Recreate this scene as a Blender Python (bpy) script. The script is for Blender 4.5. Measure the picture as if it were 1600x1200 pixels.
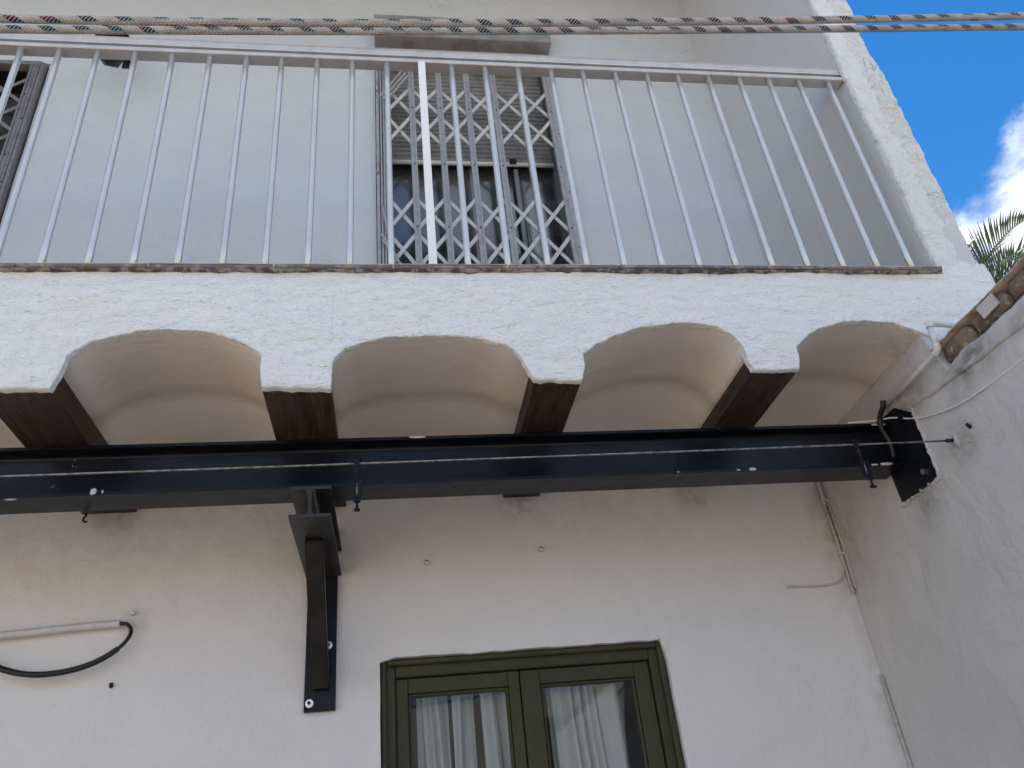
import bpy, bmesh, math, random
from mathutils import Vector, Matrix, noise
random.seed(7)
U = 1.75            # metres per plan unit
EYE = 1.6           # eye height
G = -EYE/U          # ground level in plan units
scene = bpy.context.scene
col = scene.collection
for o in list(bpy.data.objects): bpy.data.objects.remove(o)

# ------------------------------------------------------------------ camera
def cam_rot(a, b, c):
    ca,sa,cb,sb,cc,sc = math.cos(a),math.sin(a),math.cos(b),math.sin(b),math.cos(c),math.sin(c)
    base = Matrix(((1,0,0),(0,0,-1),(0,1,0)))
    Rx = Matrix(((1,0,0),(0,ca,-sa),(0,sa,ca))); Ry = Matrix(((cb,0,sb),(0,1,0),(-sb,0,cb))); Rz = Matrix(((cc,-sc,0),(sc,cc,0),(0,0,1)))
    return Rz @ Rx @ Ry @ base
RC = cam_rot(-0.54387021, -0.17895474, -0.11215293)
FP = 1251.73
Rt = RC.transposed()
cd = bpy.data.cameras.new('camera'); cam = bpy.data.objects.new('camera', cd); col.objects.link(cam)
cd.sensor_fit = 'HORIZONTAL'; cd.sensor_width = 36.0; cd.lens = FP/1600*36; cd.clip_start = 0.02; cd.clip_end = 3000
Mx = (Rt @ Matrix(((1,0,0),(0,-1,0),(0,0,-1)))).to_4x4(); Mx.translation = Vector((0,0,EYE))
cam.matrix_world = Mx
scene.camera = cam

# ------------------------------------------------------------------ world and sun
SUN = Vector((-0.42, 0.45, 0.79)).normalized()
SUN_EL = math.asin(SUN.z); SUN_AZ = math.atan2(SUN.x, SUN.y)
world = bpy.data.worlds.new('World'); scene.world = world; world.use_nodes = True
nt = world.node_tree; nt.nodes.clear()
def N(nt, t, **kw):
    n = nt.nodes.new(t)
    for k, v in kw.items(): setattr(n, k, v)
    return n
def L(nt, a, b): nt.links.new(a, b)
def math_(nt, op, a, b=None, c=None, clamp=False):
    n = N(nt, 'ShaderNodeMath', operation=op); n.use_clamp = clamp
    for i, v in enumerate((a, b, c)):
        if v is None: continue
        if isinstance(v, (int, float)): n.inputs[i].default_value = v
        else: L(nt, v, n.inputs[i])
    return n.outputs[0]
def maprange(nt, v, a, b, c=0.0, d=1.0, smooth=False):
    n = N(nt, 'ShaderNodeMapRange'); n.clamp = True
    if smooth: n.interpolation_type = 'SMOOTHSTEP'
    L(nt, v, n.inputs[0])
    for i, x in zip((1,2,3,4), (a,b,c,d)): n.inputs[i].default_value = x
    return n.outputs[0]
sky = N(nt, 'ShaderNodeTexSky'); sky.sky_type = 'NISHITA'; sky.sun_disc = False
sky.sun_elevation = SUN_EL; sky.sun_rotation = SUN_AZ; sky.air_density = 1.0; sky.dust_density = 0.05; sky.ozone_density = 4.0; sky.altitude = 200
tc = N(nt, 'ShaderNodeTexCoord')
nrm = N(nt, 'ShaderNodeVectorMath', operation='NORMALIZE'); L(nt, tc.outputs['Generated'], nrm.inputs[0])
sep = N(nt, 'ShaderNodeSeparateXYZ'); L(nt, nrm.outputs[0], sep.inputs[0])
# broken cumulus: unseen cover raised to add white light, cleared in view except one cloud
ns = N(nt, 'ShaderNodeTexNoise'); ns.inputs['Scale'].default_value = 9.0; ns.inputs['Detail'].default_value = 9; ns.inputs['Roughness'].default_value = 0.56
mp = N(nt, 'ShaderNodeMapping'); mp.inputs['Scale'].default_value = (1,1,1.6); mp.inputs['Location'].default_value = (3.1, 1.7, 0.4)
L(nt, nrm.outputs[0], mp.inputs[0]); L(nt, mp.outputs[0], ns.inputs['Vector'])
def near(c, rad, v):
    dn = N(nt, 'ShaderNodeVectorMath', operation='DISTANCE'); L(nt, nrm.outputs[0], dn.inputs[0]); dn.inputs[1].default_value = Vector(c).normalized()
    return maprange(nt, dn.outputs['Value'], 0, rad, v, 0.0)
dens = math_(nt, 'SUBTRACT', math_(nt, 'ADD', ns.outputs['Fac'], near((0.680,0.515,0.530), 0.13, 0.27)), near((0.40,0.45,0.78), 0.36, 0.8))
cl = maprange(nt, dens, 0.40, 0.64, 0, 1, True)
hz = maprange(nt, sep.outputs['Z'], 0.0, 0.12)
cl = math_(nt, 'MULTIPLY', cl, hz)
ns2 = N(nt, 'ShaderNodeTexNoise'); ns2.inputs['Scale'].default_value = 14.0; ns2.inputs['Detail'].default_value = 5
L(nt, mp.outputs[0], ns2.inputs['Vector'])
cr = N(nt, 'ShaderNodeMapRange'); L(nt, ns2.outputs['Fac'], cr.inputs[0]); cr.inputs[1].default_value = .3; cr.inputs[2].default_value = .7; cr.inputs[3].default_value = 3.3; cr.inputs[4].default_value = 7.9
cc = N(nt, 'ShaderNodeCombineXYZ')
L(nt, math_(nt,'MULTIPLY',cr.outputs[0],0.93), cc.inputs[0]); L(nt, math_(nt,'MULTIPLY',cr.outputs[0],0.98), cc.inputs[1]); L(nt, math_(nt,'MULTIPLY',cr.outputs[0],1.05), cc.inputs[2])
SKYGAIN = N(nt, 'ShaderNodeMix', data_type='RGBA'); SKYGAIN.blend_type = 'MIX'
L(nt, cl, SKYGAIN.inputs[0]); hs = N(nt, 'ShaderNodeHueSaturation'); hs.inputs['Saturation'].default_value = 1.3; L(nt, sky.outputs[0], hs.inputs['Color']); L(nt, hs.outputs[0], SKYGAIN.inputs[6]); L(nt, cc.outputs[0], SKYGAIN.inputs[7])
bg = N(nt, 'ShaderNodeBackground'); bg.inputs['Strength'].default_value = 0.074
L(nt, SKYGAIN.outputs[2], bg.inputs['Color'])
wo = N(nt, 'ShaderNodeOutputWorld'); L(nt, bg.outputs[0], wo.inputs[0])

sd = bpy.data.lights.new('sun', 'SUN'); sd.energy = 5.0; sd.angle = math.radians(0.5); sd.color = (1.0, 0.95, 0.88)
so = bpy.data.objects.new('sun', sd); col.objects.link(so); so.rotation_euler = SUN.to_track_quat('Z', 'Y').to_euler(); so.location = (0,0,20)
vs = scene.view_settings; vs.view_transform = 'Standard'; vs.look = 'None'; vs.exposure = 1.68; vs.gamma = 1; vs.use_curve_mapping = False

# ------------------------------------------------------------------ object helpers
def W(x, y, z): return Vector((x*U, y*U, z*U + EYE))
def tag(o, label=None, cat=None, group=None, kind=None):
    if label: o['label'] = label
    if cat: o['category'] = cat
    if group: o['group'] = group
    if kind: o['kind'] = kind
    return o
def thing(name, loc, label=None, cat=None, group=None, kind=None):
    o = bpy.data.objects.new(name, None); col.objects.link(o); o.location = W(*loc); o.empty_display_size = .1
    return tag(o, label, cat, group, kind)
def worldloc(o):
    v = o.location.copy()
    p = o.parent
    while p: v += p.location; p = p.parent
    return v
def mk(name, bm, mat, parent=None, smooth=False, origin=None, label=None):
    """bm is in plan units; becomes ONE mesh object with its origin at its own centre"""
    for v in bm.verts: v.co = W(*v.co)
    xs = [v.co for v in bm.verts]
    if origin is None:
        lo = Vector((min(p[i] for p in xs) for i in range(3))); hi = Vector((max(p[i] for p in xs) for i in range(3))); org = (lo+hi)/2
    else: org = W(*origin)
    for v in bm.verts: v.co -= org
    me = bpy.data.meshes.new(name); bm.to_mesh(me); bm.free()
    if smooth is True:
        for p in me.polygons: p.use_smooth = True
    elif smooth:
        for p in me.polygons: p.use_smooth = True
        try: me.set_sharp_from_angle(angle=math.radians(smooth))
        except Exception: pass
    me.materials.append(mat)
    o = bpy.data.objects.new(name, me); col.objects.link(o)
    if parent: o.parent = parent; o.location = org - worldloc(parent)
    else: o.location = org
    if label: o['label'] = label
    return o
def dupe(o, dx, dy, dz, parent):
    c = o.copy(); col.objects.link(c); c.parent = parent
    c.location = o.location + Vector((dx*U, dy*U, dz*U))
    return c
def B(): return bmesh.new()
def box(bm, x0, x1, y0, y1, z0, z1, bev=0.0, seg=1):
    vs = [bm.verts.new(p) for p in ((x0,y0,z0),(x1,y0,z0),(x1,y1,z0),(x0,y1,z0),(x0,y0,z1),(x1,y0,z1),(x1,y1,z1),(x0,y1,z1))]
    fs = [bm.faces.new([vs[i] for i in f]) for f in ((0,3,2,1),(4,5,6,7),(0,1,5,4),(1,2,6,5),(2,3,7,6),(3,0,4,7))]
    if bev:
        es = set(e for f in fs for e in f.edges)
        bmesh.ops.bevel(bm, geom=list(es), offset=bev, segments=seg, affect='EDGES', profile=.5)
    return bm
def frame_of(t):
    t = t.normalized(); a = Vector((0,0,1)) if abs(t.z) < .9 else Vector((1,0,0))
    n = t.cross(a).normalized(); return n, t.cross(n).normalized()
def tube(bm, pts, r, seg=10, cap=True, uv=False, flat=None):
    pts = [Vector(p) for p in pts]; rings = []
    rr = r if isinstance(r, (list, tuple)) else [r]*len(pts)
    n = None; lens = [0]
    for i in range(1, len(pts)): lens.append(lens[-1] + (pts[i]-pts[i-1]).length)
    for i, p in enumerate(pts):
        t = (pts[min(i+1, len(pts)-1)] - pts[max(i-1, 0)]).normalized()
        if n is None: n, b = frame_of(t)
        else:
            n = (n - t*n.dot(t)).normalized(); b = t.cross(n)
        rings.append([bm.verts.new(p + (n*math.cos(2*math.pi*k/seg) + b*math.sin(2*math.pi*k/seg))*rr[i]) for k in range(seg)])
    lay = bm.loops.layers.uv.verify() if uv else None
    for i in range(len(pts)-1):
        for k in range(seg):
            k2 = (k+1) % seg
            f = bm.faces.new((rings[i][k], rings[i+1][k], rings[i+1][k2], rings[i][k2])); f.smooth = True
            if uv:
                for l, (uu, vv) in zip(f.loops, ((lens[i],k/seg),(lens[i+1],k/seg),(lens[i+1],(k+1)/seg),(lens[i],(k+1)/seg))): l[lay].uv = (uu*U, vv)
    if cap:
        bm.faces.new(rings[0]); bm.faces.new(list(reversed(rings[-1])))
    return bm
def strip(bm, a, b, w, t, nrm=Vector((0,-1,0))):
    """a flat bar from a to b, w wide in the plane across nrm, t thick along nrm"""
    a, b = Vector(a), Vector(b); d = (b-a).normalized(); n = (nrm - d*nrm.dot(d)).normalized(); s = d.cross(n)
    vs = []
    for p in (a, b):
        for u_, v_ in ((-1,-1),(1,-1),(1,1),(-1,1)): vs.append(bm.verts.new(p + s*u_*w/2 + n*v_*t/2))
    for f in ((3,2,1,0),(4,5,6,7),(0,1,5,4),(1,2,6,5),(2,3,7,6),(3,0,4,7)): bm.faces.new([vs[i] for i in f])
    return bm
def extrude_profile(bm, prof, p0, p1, ax, ay):
    """closed 2D profile swept from p0 to p1, its axes ax and ay"""
    p0, p1, ax, ay = Vector(p0), Vector(p1), Vector(ax), Vector(ay)
    A = [bm.verts.new(p0 + ax*a + ay*b) for a, b in prof]; Bv = [bm.verts.new(p1 + ax*a + ay*b) for a, b in prof]
    n = len(prof)
    for i in range(n): bm.faces.new((A[i], A[(i+1)%n], Bv[(i+1)%n], Bv[i]))
    bm.faces.new(list(reversed(A))); bm.faces.new(Bv)
    bmesh.ops.recalc_face_normals(bm, faces=bm.faces[:])
    return bm
def hexhead(bm, c, r, h, nrm=Vector((0,-1,0)), seg=6):
    c = Vector(c); tube(bm, [c, c + nrm*h], r, seg)
    for f in bm.faces: f.smooth = False
    return bm
def fn(x, y, z=0.0, s=1.0): return noise.noise(Vector((x*s, y*s, z*s)))
def fbm(x, y, z, s, o=4):
    v = 0; a = 1
    for i in range(o): v += a*noise.noise(Vector((x*s + i*7.3, y*s, z*s + i*3.1))); s *= 2.1; a *= .5
    return v

# ------------------------------------------------------------------ materials
def newmat(name):
    m = bpy.data.materials.new(name); m.use_nodes = True; t = m.node_tree; t.nodes.clear()
    out = N(t, 'ShaderNodeOutputMaterial'); p = N(t, 'ShaderNodeBsdfPrincipled'); L(t, p.outputs[0], out.inputs[0])
    return m, t, p, out
def rgb(t, c):
    n = N(t, 'ShaderNodeRGB'); n.outputs[0].default_value = (*c, 1); return n.outputs[0]
def mix(t, f, a, b, mode='MIX'):
    n = N(t, 'ShaderNodeMix', data_type='RGBA'); n.blend_type = mode
    if isinstance(f, (int, float)): n.inputs[0].default_value = f
    else: L(t, f, n.inputs[0])
    for i, v in ((6, a), (7, b)):
        if isinstance(v, tuple): n.inputs[i].default_value = (*v, 1)
        else: L(t, v, n.inputs[i])
    return n.outputs[2]
def noise_tex(t, scale, detail=4, rough=.55, vec=None, dist=0):
    n = N(t, 'ShaderNodeTexNoise'); n.inputs['Scale'].default_value = scale; n.inputs['Detail'].default_value = detail; n.inputs['Roughness'].default_value = rough; n.inputs['Distortion'].default_value = dist
    if vec is not None: L(t, vec, n.inputs['Vector'])
    return n.outputs['Fac']
def pos(t, scale=None):
    g = N(t, 'ShaderNodeNewGeometry')
    if scale is None: return g.outputs['Position']
    m = N(t, 'ShaderNodeMapping'); m.inputs['Scale'].default_value = scale; L(t, g.outputs['Position'], m.inputs[0]); return m.outputs[0]
def bump(t, p, h, dist, strength=1.0, prev=None):
    b = N(t, 'ShaderNodeBump'); b.inputs['Distance'].default_value = dist; b.inputs['Strength'].default_value = strength
    L(t, h, b.inputs['Height'])
    if prev is not None: L(t, prev, b.inputs['Normal'])
    L(t, b.outputs[0], p.inputs['Normal']); return b.outputs[0]
def plaster(name, c, brush=0.4, coarse=1.0, fine=1.0, crack=0.5, stains_shade=(), c2=None, stain_shade_col=(.13,.10,.075), stretch=(1,1,1), mott=0.5, band=None):
    m, t, p, out = newmat(name)
    P = pos(t); Ps = pos(t, stretch)
    base = rgb(t, c)
    big = noise_tex(t, 1.3, 5, .6, P); med = noise_tex(t, 9, 5, .6, P)
    cc2 = c2 or tuple(v*.86 for v in c)
    f = maprange(t, math_(t, 'ADD', math_(t,'MULTIPLY',big,.6), math_(t,'MULTIPLY',med,.4)), .38, .66)
    colr = mix(t, math_(t,'MULTIPLY',f,mott), c, cc2)
    # small chips and specks
    sp = maprange(t, noise_tex(t, 60, 2, .5, P), .74, .80)
    colr = mix(t, math_(t,'MULTIPLY',sp,.35), colr, tuple(v*.55 for v in c))
    if stains_shade:
        tot = None
        for (x, y, z, rx, rz, k) in stains_shade:
            wpos = W(x, y, z)
            s1 = N(t, 'ShaderNodeVectorMath', operation='SUBTRACT'); L(t, P, s1.inputs[0]); s1.inputs[1].default_value = wpos
            s2 = N(t, 'ShaderNodeVectorMath', operation='DIVIDE'); L(t, s1.outputs[0], s2.inputs[0]); s2.inputs[1].default_value = (rx*U, rx*U, rz*U)
            ln = N(t, 'ShaderNodeVectorMath', operation='LENGTH'); L(t, s2.outputs[0], ln.inputs[0])
            q = maprange(t, ln.outputs['Value'], 1.0, 0.0, 0.0, k)
            tot = q if tot is None else math_(t, 'MAXIMUM', tot, q)
        nn = maprange(t, noise_tex(t, 22, 6, .65, P), .30, .62)
        colr = mix(t, math_(t,'MULTIPLY',tot,nn, clamp=True), colr, stain_shade_col)
    if band:      # a soft darker band across the vaults
        sy = N(t, 'ShaderNodeSeparateXYZ'); L(t, P, sy.inputs[0])
        q = maprange(t, math_(t,'ABSOLUTE', math_(t,'SUBTRACT', math_(t,'ADD',sy.outputs[1], math_(t,'MULTIPLY',math_(t,'SUBTRACT',med,.5),.03)), band[0]*U)), 0, band[1]*U, band[2], 0)
        colr = mix(t, q, colr, (.24,.20,.165))
    L(t, colr, p.inputs['Base Color']); p.inputs['Roughness'].default_value = .9
    p.inputs['Specular IOR Level'].default_value = .25
    # relief
    h1 = noise_tex(t, 4.5, 6, .55, Ps, .6)
    h2 = noise_tex(t, 28, 5, .65, Ps, .4)
    h3 = noise_tex(t, 150, 3, .6, Ps)
    n1 = bump(t, p, h1, .020*coarse)
    n2 = bump(t, p, h2, .0065*brush, prev=n1)
    n3 = bump(t, p, h3, .0016*fine, prev=n2)
    if crack:
        w = noise_tex(t, 3.2, 4, .6, P, 1.2)
        ridge = math_(t, 'ABSOLUTE', math_(t, 'SUBTRACT', w, .5))
        ridge = maprange(t, ridge, 0.0, .006, 1, 0)
        gate = maprange(t, noise_tex(t, 2.1, 2, .5, P), .58, .70)
        bump(t, p, math_(t,'MULTIPLY',ridge,gate), -.0016*crack, prev=n3)
    return m
WY0 = 1.435
STAIN_SHADE_LOW = [(-.45,1.435,.60,.42,.20,.20),(.35,1.435,.62,.45,.18,.20),(-.487,1.435,.61,.075,.05,.55),(.25,1.435,.61,.07,.055,.6),(.60,1.435,.61,.07,.055,.5),(-.12,1.435,.50,.07,.14,.4),(-.436,1.435,.42,.03,.035,.4),  # first two: broad shade under the balcony painted in; the rest are stains
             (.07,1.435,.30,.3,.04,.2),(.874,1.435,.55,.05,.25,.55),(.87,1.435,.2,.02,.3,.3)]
M_wall = plaster('white lime plaster', (.78,.785,.775), brush=.42, coarse=.75, fine=.7, crack=.55, stains_shade=STAIN_SHADE_LOW, stain_shade_col=(.21,.155,.11), mott=.45)
M_upper = plaster('cool white upper plaster', (.60,.655,.70), brush=.5, coarse=.9, fine=.7, crack=1.3, mott=.6, c2=(.53,.575,.61), stains_shade=[(-.35,WY0,1.30,.30,.20,.10),(.68,WY0,1.55,.22,.30,.10),(-.70,WY0,1.55,.15,.35,.12)], stain_shade_col=(.36,.35,.34))
M_fascia = plaster('rough white plaster', (.88,.905,.90), brush=2.0, coarse=1.1, fine=3.0, crack=.9, stretch=(.6,1,1.4), mott=.3, c2=(.80,.83,.82))
M_column = plaster('old flaking plaster', (.78,.83,.825), brush=2.2, coarse=2.0, fine=2.0, crack=1.8, mott=.5, c2=(.69,.71,.70))
M_column2 = plaster('worn plaster', (.80,.825,.805), brush=3.0, coarse=3.2, fine=2.0, crack=2.4, mott=.7, c2=(.70,.70,.675))
M_inner = plaster('smooth side wall plaster', (.62,.64,.65), brush=.25, coarse=.5, fine=.4, crack=.2)
M_vault = plaster('cream vault plaster', (.84,.785,.72), brush=.25, coarse=.6, fine=.5, crack=.2, mott=.7, c2=(.76,.70,.63), band=(1.1715,.030,.32), stains_shade=[(.88,1.05,.66,.07,.1,.6),(.88,1.16,.64,.06,.08,.8)], stretch=(.5,1,1))
STAIN_R = [(.882,.93,.60,.10,.045,.9),(.882,1.02,.50,.06,.05,.55),(.882,1.10,.62,.09,.05,.8),(.882,1.14,.46,.07,.06,.6),(.882,.82,.59,.05,.03,.6),(.882,1.40,.50,.08,.16,.4),(.882,.97,.565,.05,.02,.5)]
M_rwall = plaster('garden wall plaster', (.60,.59,.57), brush=.5, coarse=1.0, fine=.6, crack=1.0, stains_shade=STAIN_R, stain_shade_col=(.12,.10,.085), mott=.5)

def simple(name, c, rough=.6, metal=0.0, spec=.5, nscale=None, namp=.15, bsc=None, bd=0.0, c2=None, thr=(.45,.6)):
    m, t, p, out = newmat(name)
    if nscale:
        f = maprange(t, noise_tex(t, nscale, 5, .6, pos(t)), *thr)
        L(t, mix(t, f, c, c2 or tuple(v*(1-namp) for v in c)), p.inputs['Base Color'])
    else: p.inputs['Base Color'].default_value = (*c, 1)
    p.inputs['Roughness'].default_value = rough; p.inputs['Metallic'].default_value = metal; p.inputs['Specular IOR Level'].default_value = spec
    if bsc: bump(t, p, noise_tex(t, bsc, 4, .6, pos(t)), bd)
    return m
M_alu = simple('aluminium rail', (.60,.605,.60), .38, .5, nscale=14, namp=.10, bsc=300, bd=.0002)
M_baluster = simple('anodised baluster', (.66,.665,.65), .30, .55, nscale=12, namp=.05, bsc=200, bd=.0003)
M_flat = simple('white painted bar', (.85,.86,.85), .4, 0, nscale=60, namp=.06, thr=(.6,.7))
M_lattice = simple('pale grey lattice', (.60,.61,.62), .45, .1, nscale=40, namp=.14)
M_grille = simple('grey painted grille', (.40,.41,.43), .42, .2, nscale=45, namp=.16, bsc=120, bd=.0004)
M_grille_d = simple('dull brown grey grille', (.24,.23,.235), .5, .3, nscale=30, namp=.2)
M_rivet = simple('dark rivet', (.06,.06,.07), .4, .8)
M_shutter = simple('grey roller shutter', (.29,.295,.295), .5, 0, nscale=18, namp=.25, bsc=60, bd=.0006)
M_hood = simple('grey sheet hood', (.33,.34,.35), .6, .1, nscale=10, namp=.25, bsc=30, bd=.001)
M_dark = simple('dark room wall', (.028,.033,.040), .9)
M_black = simple('black iron', (.015,.015,.017), .45, .3, nscale=40, namp=.4)
M_rubber = simple('black cable sheath', (.012,.012,.012), .45)
M_whitepl = simple('white plastic conduit', (.72,.72,.69), .45, nscale=40, namp=.1)
M_paintcable = simple('painted over cable', (.56,.53,.49), .8, nscale=60, namp=.15, bsc=90, bd=.001)
M_thin = simple('thin white cord', (.75,.73,.68), .6)
M_chrome = simple('zinc bolt', (.75,.74,.72), .3, 1.0)
M_mortar = simple('dirty mortar', (.33,.31,.29), .95, nscale=40, namp=.7, bsc=60, bd=.004, thr=(.42,.55))
M_chip = simple('white paint chip', (.55,.55,.53), .8)
M_wire = simple('galvanised wire', (.30,.29,.25), .35, .8, nscale=50, namp=.5)
M_alum_door = simple('dull aluminium door', (.30,.30,.31), .4, .6)

def steel_mat():
    m, t, p, out = newmat('black painted steel')
    P = pos(t); Ps = pos(t, (.25,1,1))
    f = maprange(t, noise_tex(t, 3.5, 5, .6, Ps), .35, .65)
    c = mix(t, f, (.0028,.0050,.0110), (.0055,.0075,.0130))
    f2 = maprange(t, noise_tex(t, 35, 4, .6, P), .70, .76); g = maprange(t, noise_tex(t, 2.0, 2, .5, P), .5, .62)
    c = mix(t, math_(t,'MULTIPLY',f2,g), c, (.30,.29,.27))
    du = math_(t,'MULTIPLY', maprange(t, noise_tex(t, 6, 6, .7, pos(t, (.5,1,2.2))), .50, .72), .16)
    c = mix(t, du, c, (.09,.075,.06))
    L(t, c, p.inputs['Base Color']); p.inputs['Specular IOR Level'].default_value = .22
    r = maprange(t, noise_tex(t, 9, 4, .6, Ps), .3, .7, .24, .38); L(t, r, p.inputs['Roughness'])
    bump(t, p, noise_tex(t, 16, 4, .5, P), .0015)
    return m
M_steel = steel_mat()
M_bracket = simple('charcoal bracket paint', (.030,.029,.026), .38, 0, .45, nscale=9, namp=.35, bsc=25, bd=.0012)
def wood_mat():
    m, t, p, out = newmat('dark stained wood')
    Ps = pos(t, (14, 1.2, 14)); P = pos(t)
    g = noise_tex(t, 5, 8, .62, Ps, .6); g2 = noise_tex(t, 26, 3, .6, Ps)
    c = mix(t, maprange(t, g, .36, .62), (.020,.011,.008), (.082,.043,.026))
    c = mix(t, maprange(t, g2, .55, .7, 0, .5), c, (.012,.007,.005))
    c = mix(t, maprange(t, noise_tex(t, 5, 4, .6, P), .5, .68, 0, .5), c, (.018,.012,.010))
    L(t, c, p.inputs['Base Color']); p.inputs['Roughness'].default_value = .58
    n = bump(t, p, g, .003); bump(t, p, g2, .0015, prev=n)
    return m
M_wood = wood_mat()
def green_mat():
    m, t, p, out = newmat('olive green paint')
    P = pos(t); Ps = pos(t, (1,1,.2))
    c = mix(t, maprange(t, noise_tex(t, 6, 5, .6, P), .35, .65), (.057,.060,.026), (.044,.047,.021))
    ch = math_(t,'MULTIPLY', maprange(t, noise_tex(t, 90, 3, .6, P), .72, .76), .5)
    c = mix(t, ch, c, (.16,.15,.12))
    L(t, c, p.inputs['Base Color']); p.inputs['Roughness'].default_value = .5; p.inputs['Specular IOR Level'].default_value = .28
    bump(t, p, noise_tex(t, 45, 4, .6, Ps), .0012)
    return m
M_green = green_mat()
def glass_mat(tint=(.92,.95,.95), rough=.0, dirt=.04, refl=1.0):
    m = bpy.data.materials.new('window glass'); m.use_nodes = True; t = m.node_tree; t.nodes.clear()
    out = N(t, 'ShaderNodeOutputMaterial'); tr = N(t, 'ShaderNodeBsdfTransparent'); tr.inputs[0].default_value = (*tint, 1)
    gl = N(t, 'ShaderNodeBsdfGlossy'); gl.inputs['Roughness'].default_value = rough
    fr = N(t, 'ShaderNodeFresnel'); fr.inputs[0].default_value = 1.5
    mx = N(t, 'ShaderNodeMixShader'); L(t, math_(t,'MULTIPLY',fr.outputs[0],refl, clamp=True), mx.inputs[0]); L(t, tr.outputs[0], mx.inputs[1]); L(t, gl.outputs[0], mx.inputs[2])
    df = N(t, 'ShaderNodeBsdfDiffuse'); df.inputs[0].default_value = (.5,.5,.5,1); mx2 = N(t, 'ShaderNodeMixShader'); 
    L(t, maprange(t, noise_tex(t, 7, 5, .6, pos(t)), .3, .7, 0, dirt*2), mx2.inputs[0])
    L(t, mx.outputs[0], mx2.inputs[1]); L(t, df.outputs[0], mx2.inputs[2]); L(t, mx2.outputs[0], out.inputs[0])
    return m
M_glass = glass_mat(refl=.5, dirt=.015)
M_glass2 = glass_mat(refl=.3, dirt=.05, rough=.15)
def curtain_mat():
    m = bpy.data.materials.new('sheer white curtain'); m.use_nodes = True; t = m.node_tree; t.nodes.clear()
    out = N(t, 'ShaderNodeOutputMaterial'); df = N(t, 'ShaderNodeBsdfDiffuse'); df.inputs[0].default_value = (.88,.89,.91,1)
    tl = N(t, 'ShaderNodeBsdfTranslucent'); tl.inputs[0].default_value = (.7,.72,.75,1)
    a = N(t, 'ShaderNodeMixShader'); a.inputs[0].default_value = .3; L(t, df.outputs[0], a.inputs[1]); L(t, tl.outputs[0], a.inputs[2])
    tr = N(t, 'ShaderNodeBsdfTransparent'); b = N(t, 'ShaderNodeMixShader'); b.inputs[0].default_value = .16
    L(t, a.outputs[0], b.inputs[1]); L(t, tr.outputs[0], b.inputs[2]); L(t, b.outputs[0], out.inputs[0])
    return m
M_curtain = curtain_mat()
def rope_mat():
    m, t, p, out = newmat('braided rope')
    uv = N(t, 'ShaderNodeUVMap'); s = N(t, 'ShaderNodeSeparateXYZ'); L(t, uv.outputs[0], s.inputs[0])
    u_, v_ = s.outputs[0], s.outputs[1]
    pitch = .034; v_ = math_(t,'ADD',v_,math_(t,'MULTIPLY',math_(t,'SUBTRACT',noise_tex(t,5,3,.6,pos(t)),.5),.9))
    ph = math_(t, 'FRACT', math_(t, 'SUBTRACT', math_(t,'DIVIDE',u_,pitch), v_))
    ph2 = math_(t, 'FRACT', math_(t, 'ADD', math_(t, 'ADD', math_(t,'DIVIDE',u_,pitch), v_), .35))
    band = math_(t, 'MULTIPLY', math_(t, 'LESS_THAN', ph, .40), math_(t, 'LESS_THAN', math_(t,'FRACT',math_(t,'ADD',math_(t,'MULTIPLY',v_,2),.3)), .62))
    # strands interrupt the tracer so that it reads as separate stitches
    st = math_(t, 'FRACT', math_(t, 'ADD', math_(t,'DIVIDE',u_,.0042), math_(t,'MULTIPLY',v_,6)))
    st2 = math_(t, 'FRACT', math_(t, 'SUBTRACT', math_(t,'DIVIDE',u_,.0042), math_(t,'MULTIPLY',v_,6)))
    keep = math_(t, 'GREATER_THAN', st, .25)
    red = math_(t, 'LESS_THAN', math_(t,'FRACT',math_(t,'ADD',math_(t,'MULTIPLY',v_,2),.3)), .12)
    teal = math_(t, 'GREATER_THAN', math_(t,'FRACT',math_(t,'ADD',math_(t,'MULTIPLY',v_,2),.3)), .54)
    c = mix(t, red, (.015,.018,.05), (.35,.02,.03)); c = mix(t, teal, c, (.02,.22,.22))
    w = mix(t, maprange(t, noise_tex(t, 40, 3, .6, pos(t)), .4,.65), (.53,.53,.515), (.38,.38,.37))
    c = mix(t, math_(t,'MULTIPLY',band,keep), w, c)
    L(t, c, p.inputs['Base Color']); p.inputs['Roughness'].default_value = .75
    h = math_(t, 'MAXIMUM', math_(t,'PINGPONG',st,.5), math_(t,'PINGPONG',st2,.5))
    bump(t, p, h, .0016)
    return m
M_rope = rope_mat()
def stone_mat():
    m, t, p, out = newmat('rough brown stone')
    P = pos(t)
    c = mix(t, maprange(t, noise_tex(t, 14, 6, .7, P), .35, .6), (.30,.225,.155), (.13,.095,.07))
    c = mix(t, maprange(t, noise_tex(t, 45, 4, .7, P), .55, .68), c, (.42,.38,.33))
    L(t, c, p.inputs['Base Color']); p.inputs['Roughness'].default_value = .95
    bump(t, p, noise_tex(t, 55, 6, .7, P), .008)
    return m
M_stone = stone_mat()
M_cap = simple('ragged pale mortar cap', (.60,.49,.40), .95, nscale=25, namp=.4, bsc=70, bd=.004)
M_tile = simple('brown clay tile edge', (.17,.135,.12), .7, nscale=30, namp=.6, c2=(.30,.27,.25), bsc=60, bd=.002, thr=(.5,.62))
M_ceil = simple('brown ceiling boards', (.06,.045,.035), .8, nscale=12, namp=.4)
M_floor = simple('terracotta balcony tiles', (.46,.22,.14), .7, nscale=9, namp=.25)
M_nosing = simple('pale glazed nosing', (.60,.56,.50), .4, nscale=12, namp=.4)
M_ground = simple('terracotta paving', (.27,.20,.15), .85, nscale=3, namp=.3)
M_beamchip = M_chip
M_leaf = simple('palm leaflet', (.075,.12,.075), .42, nscale=4, c2=(.13,.17,.10))
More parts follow.
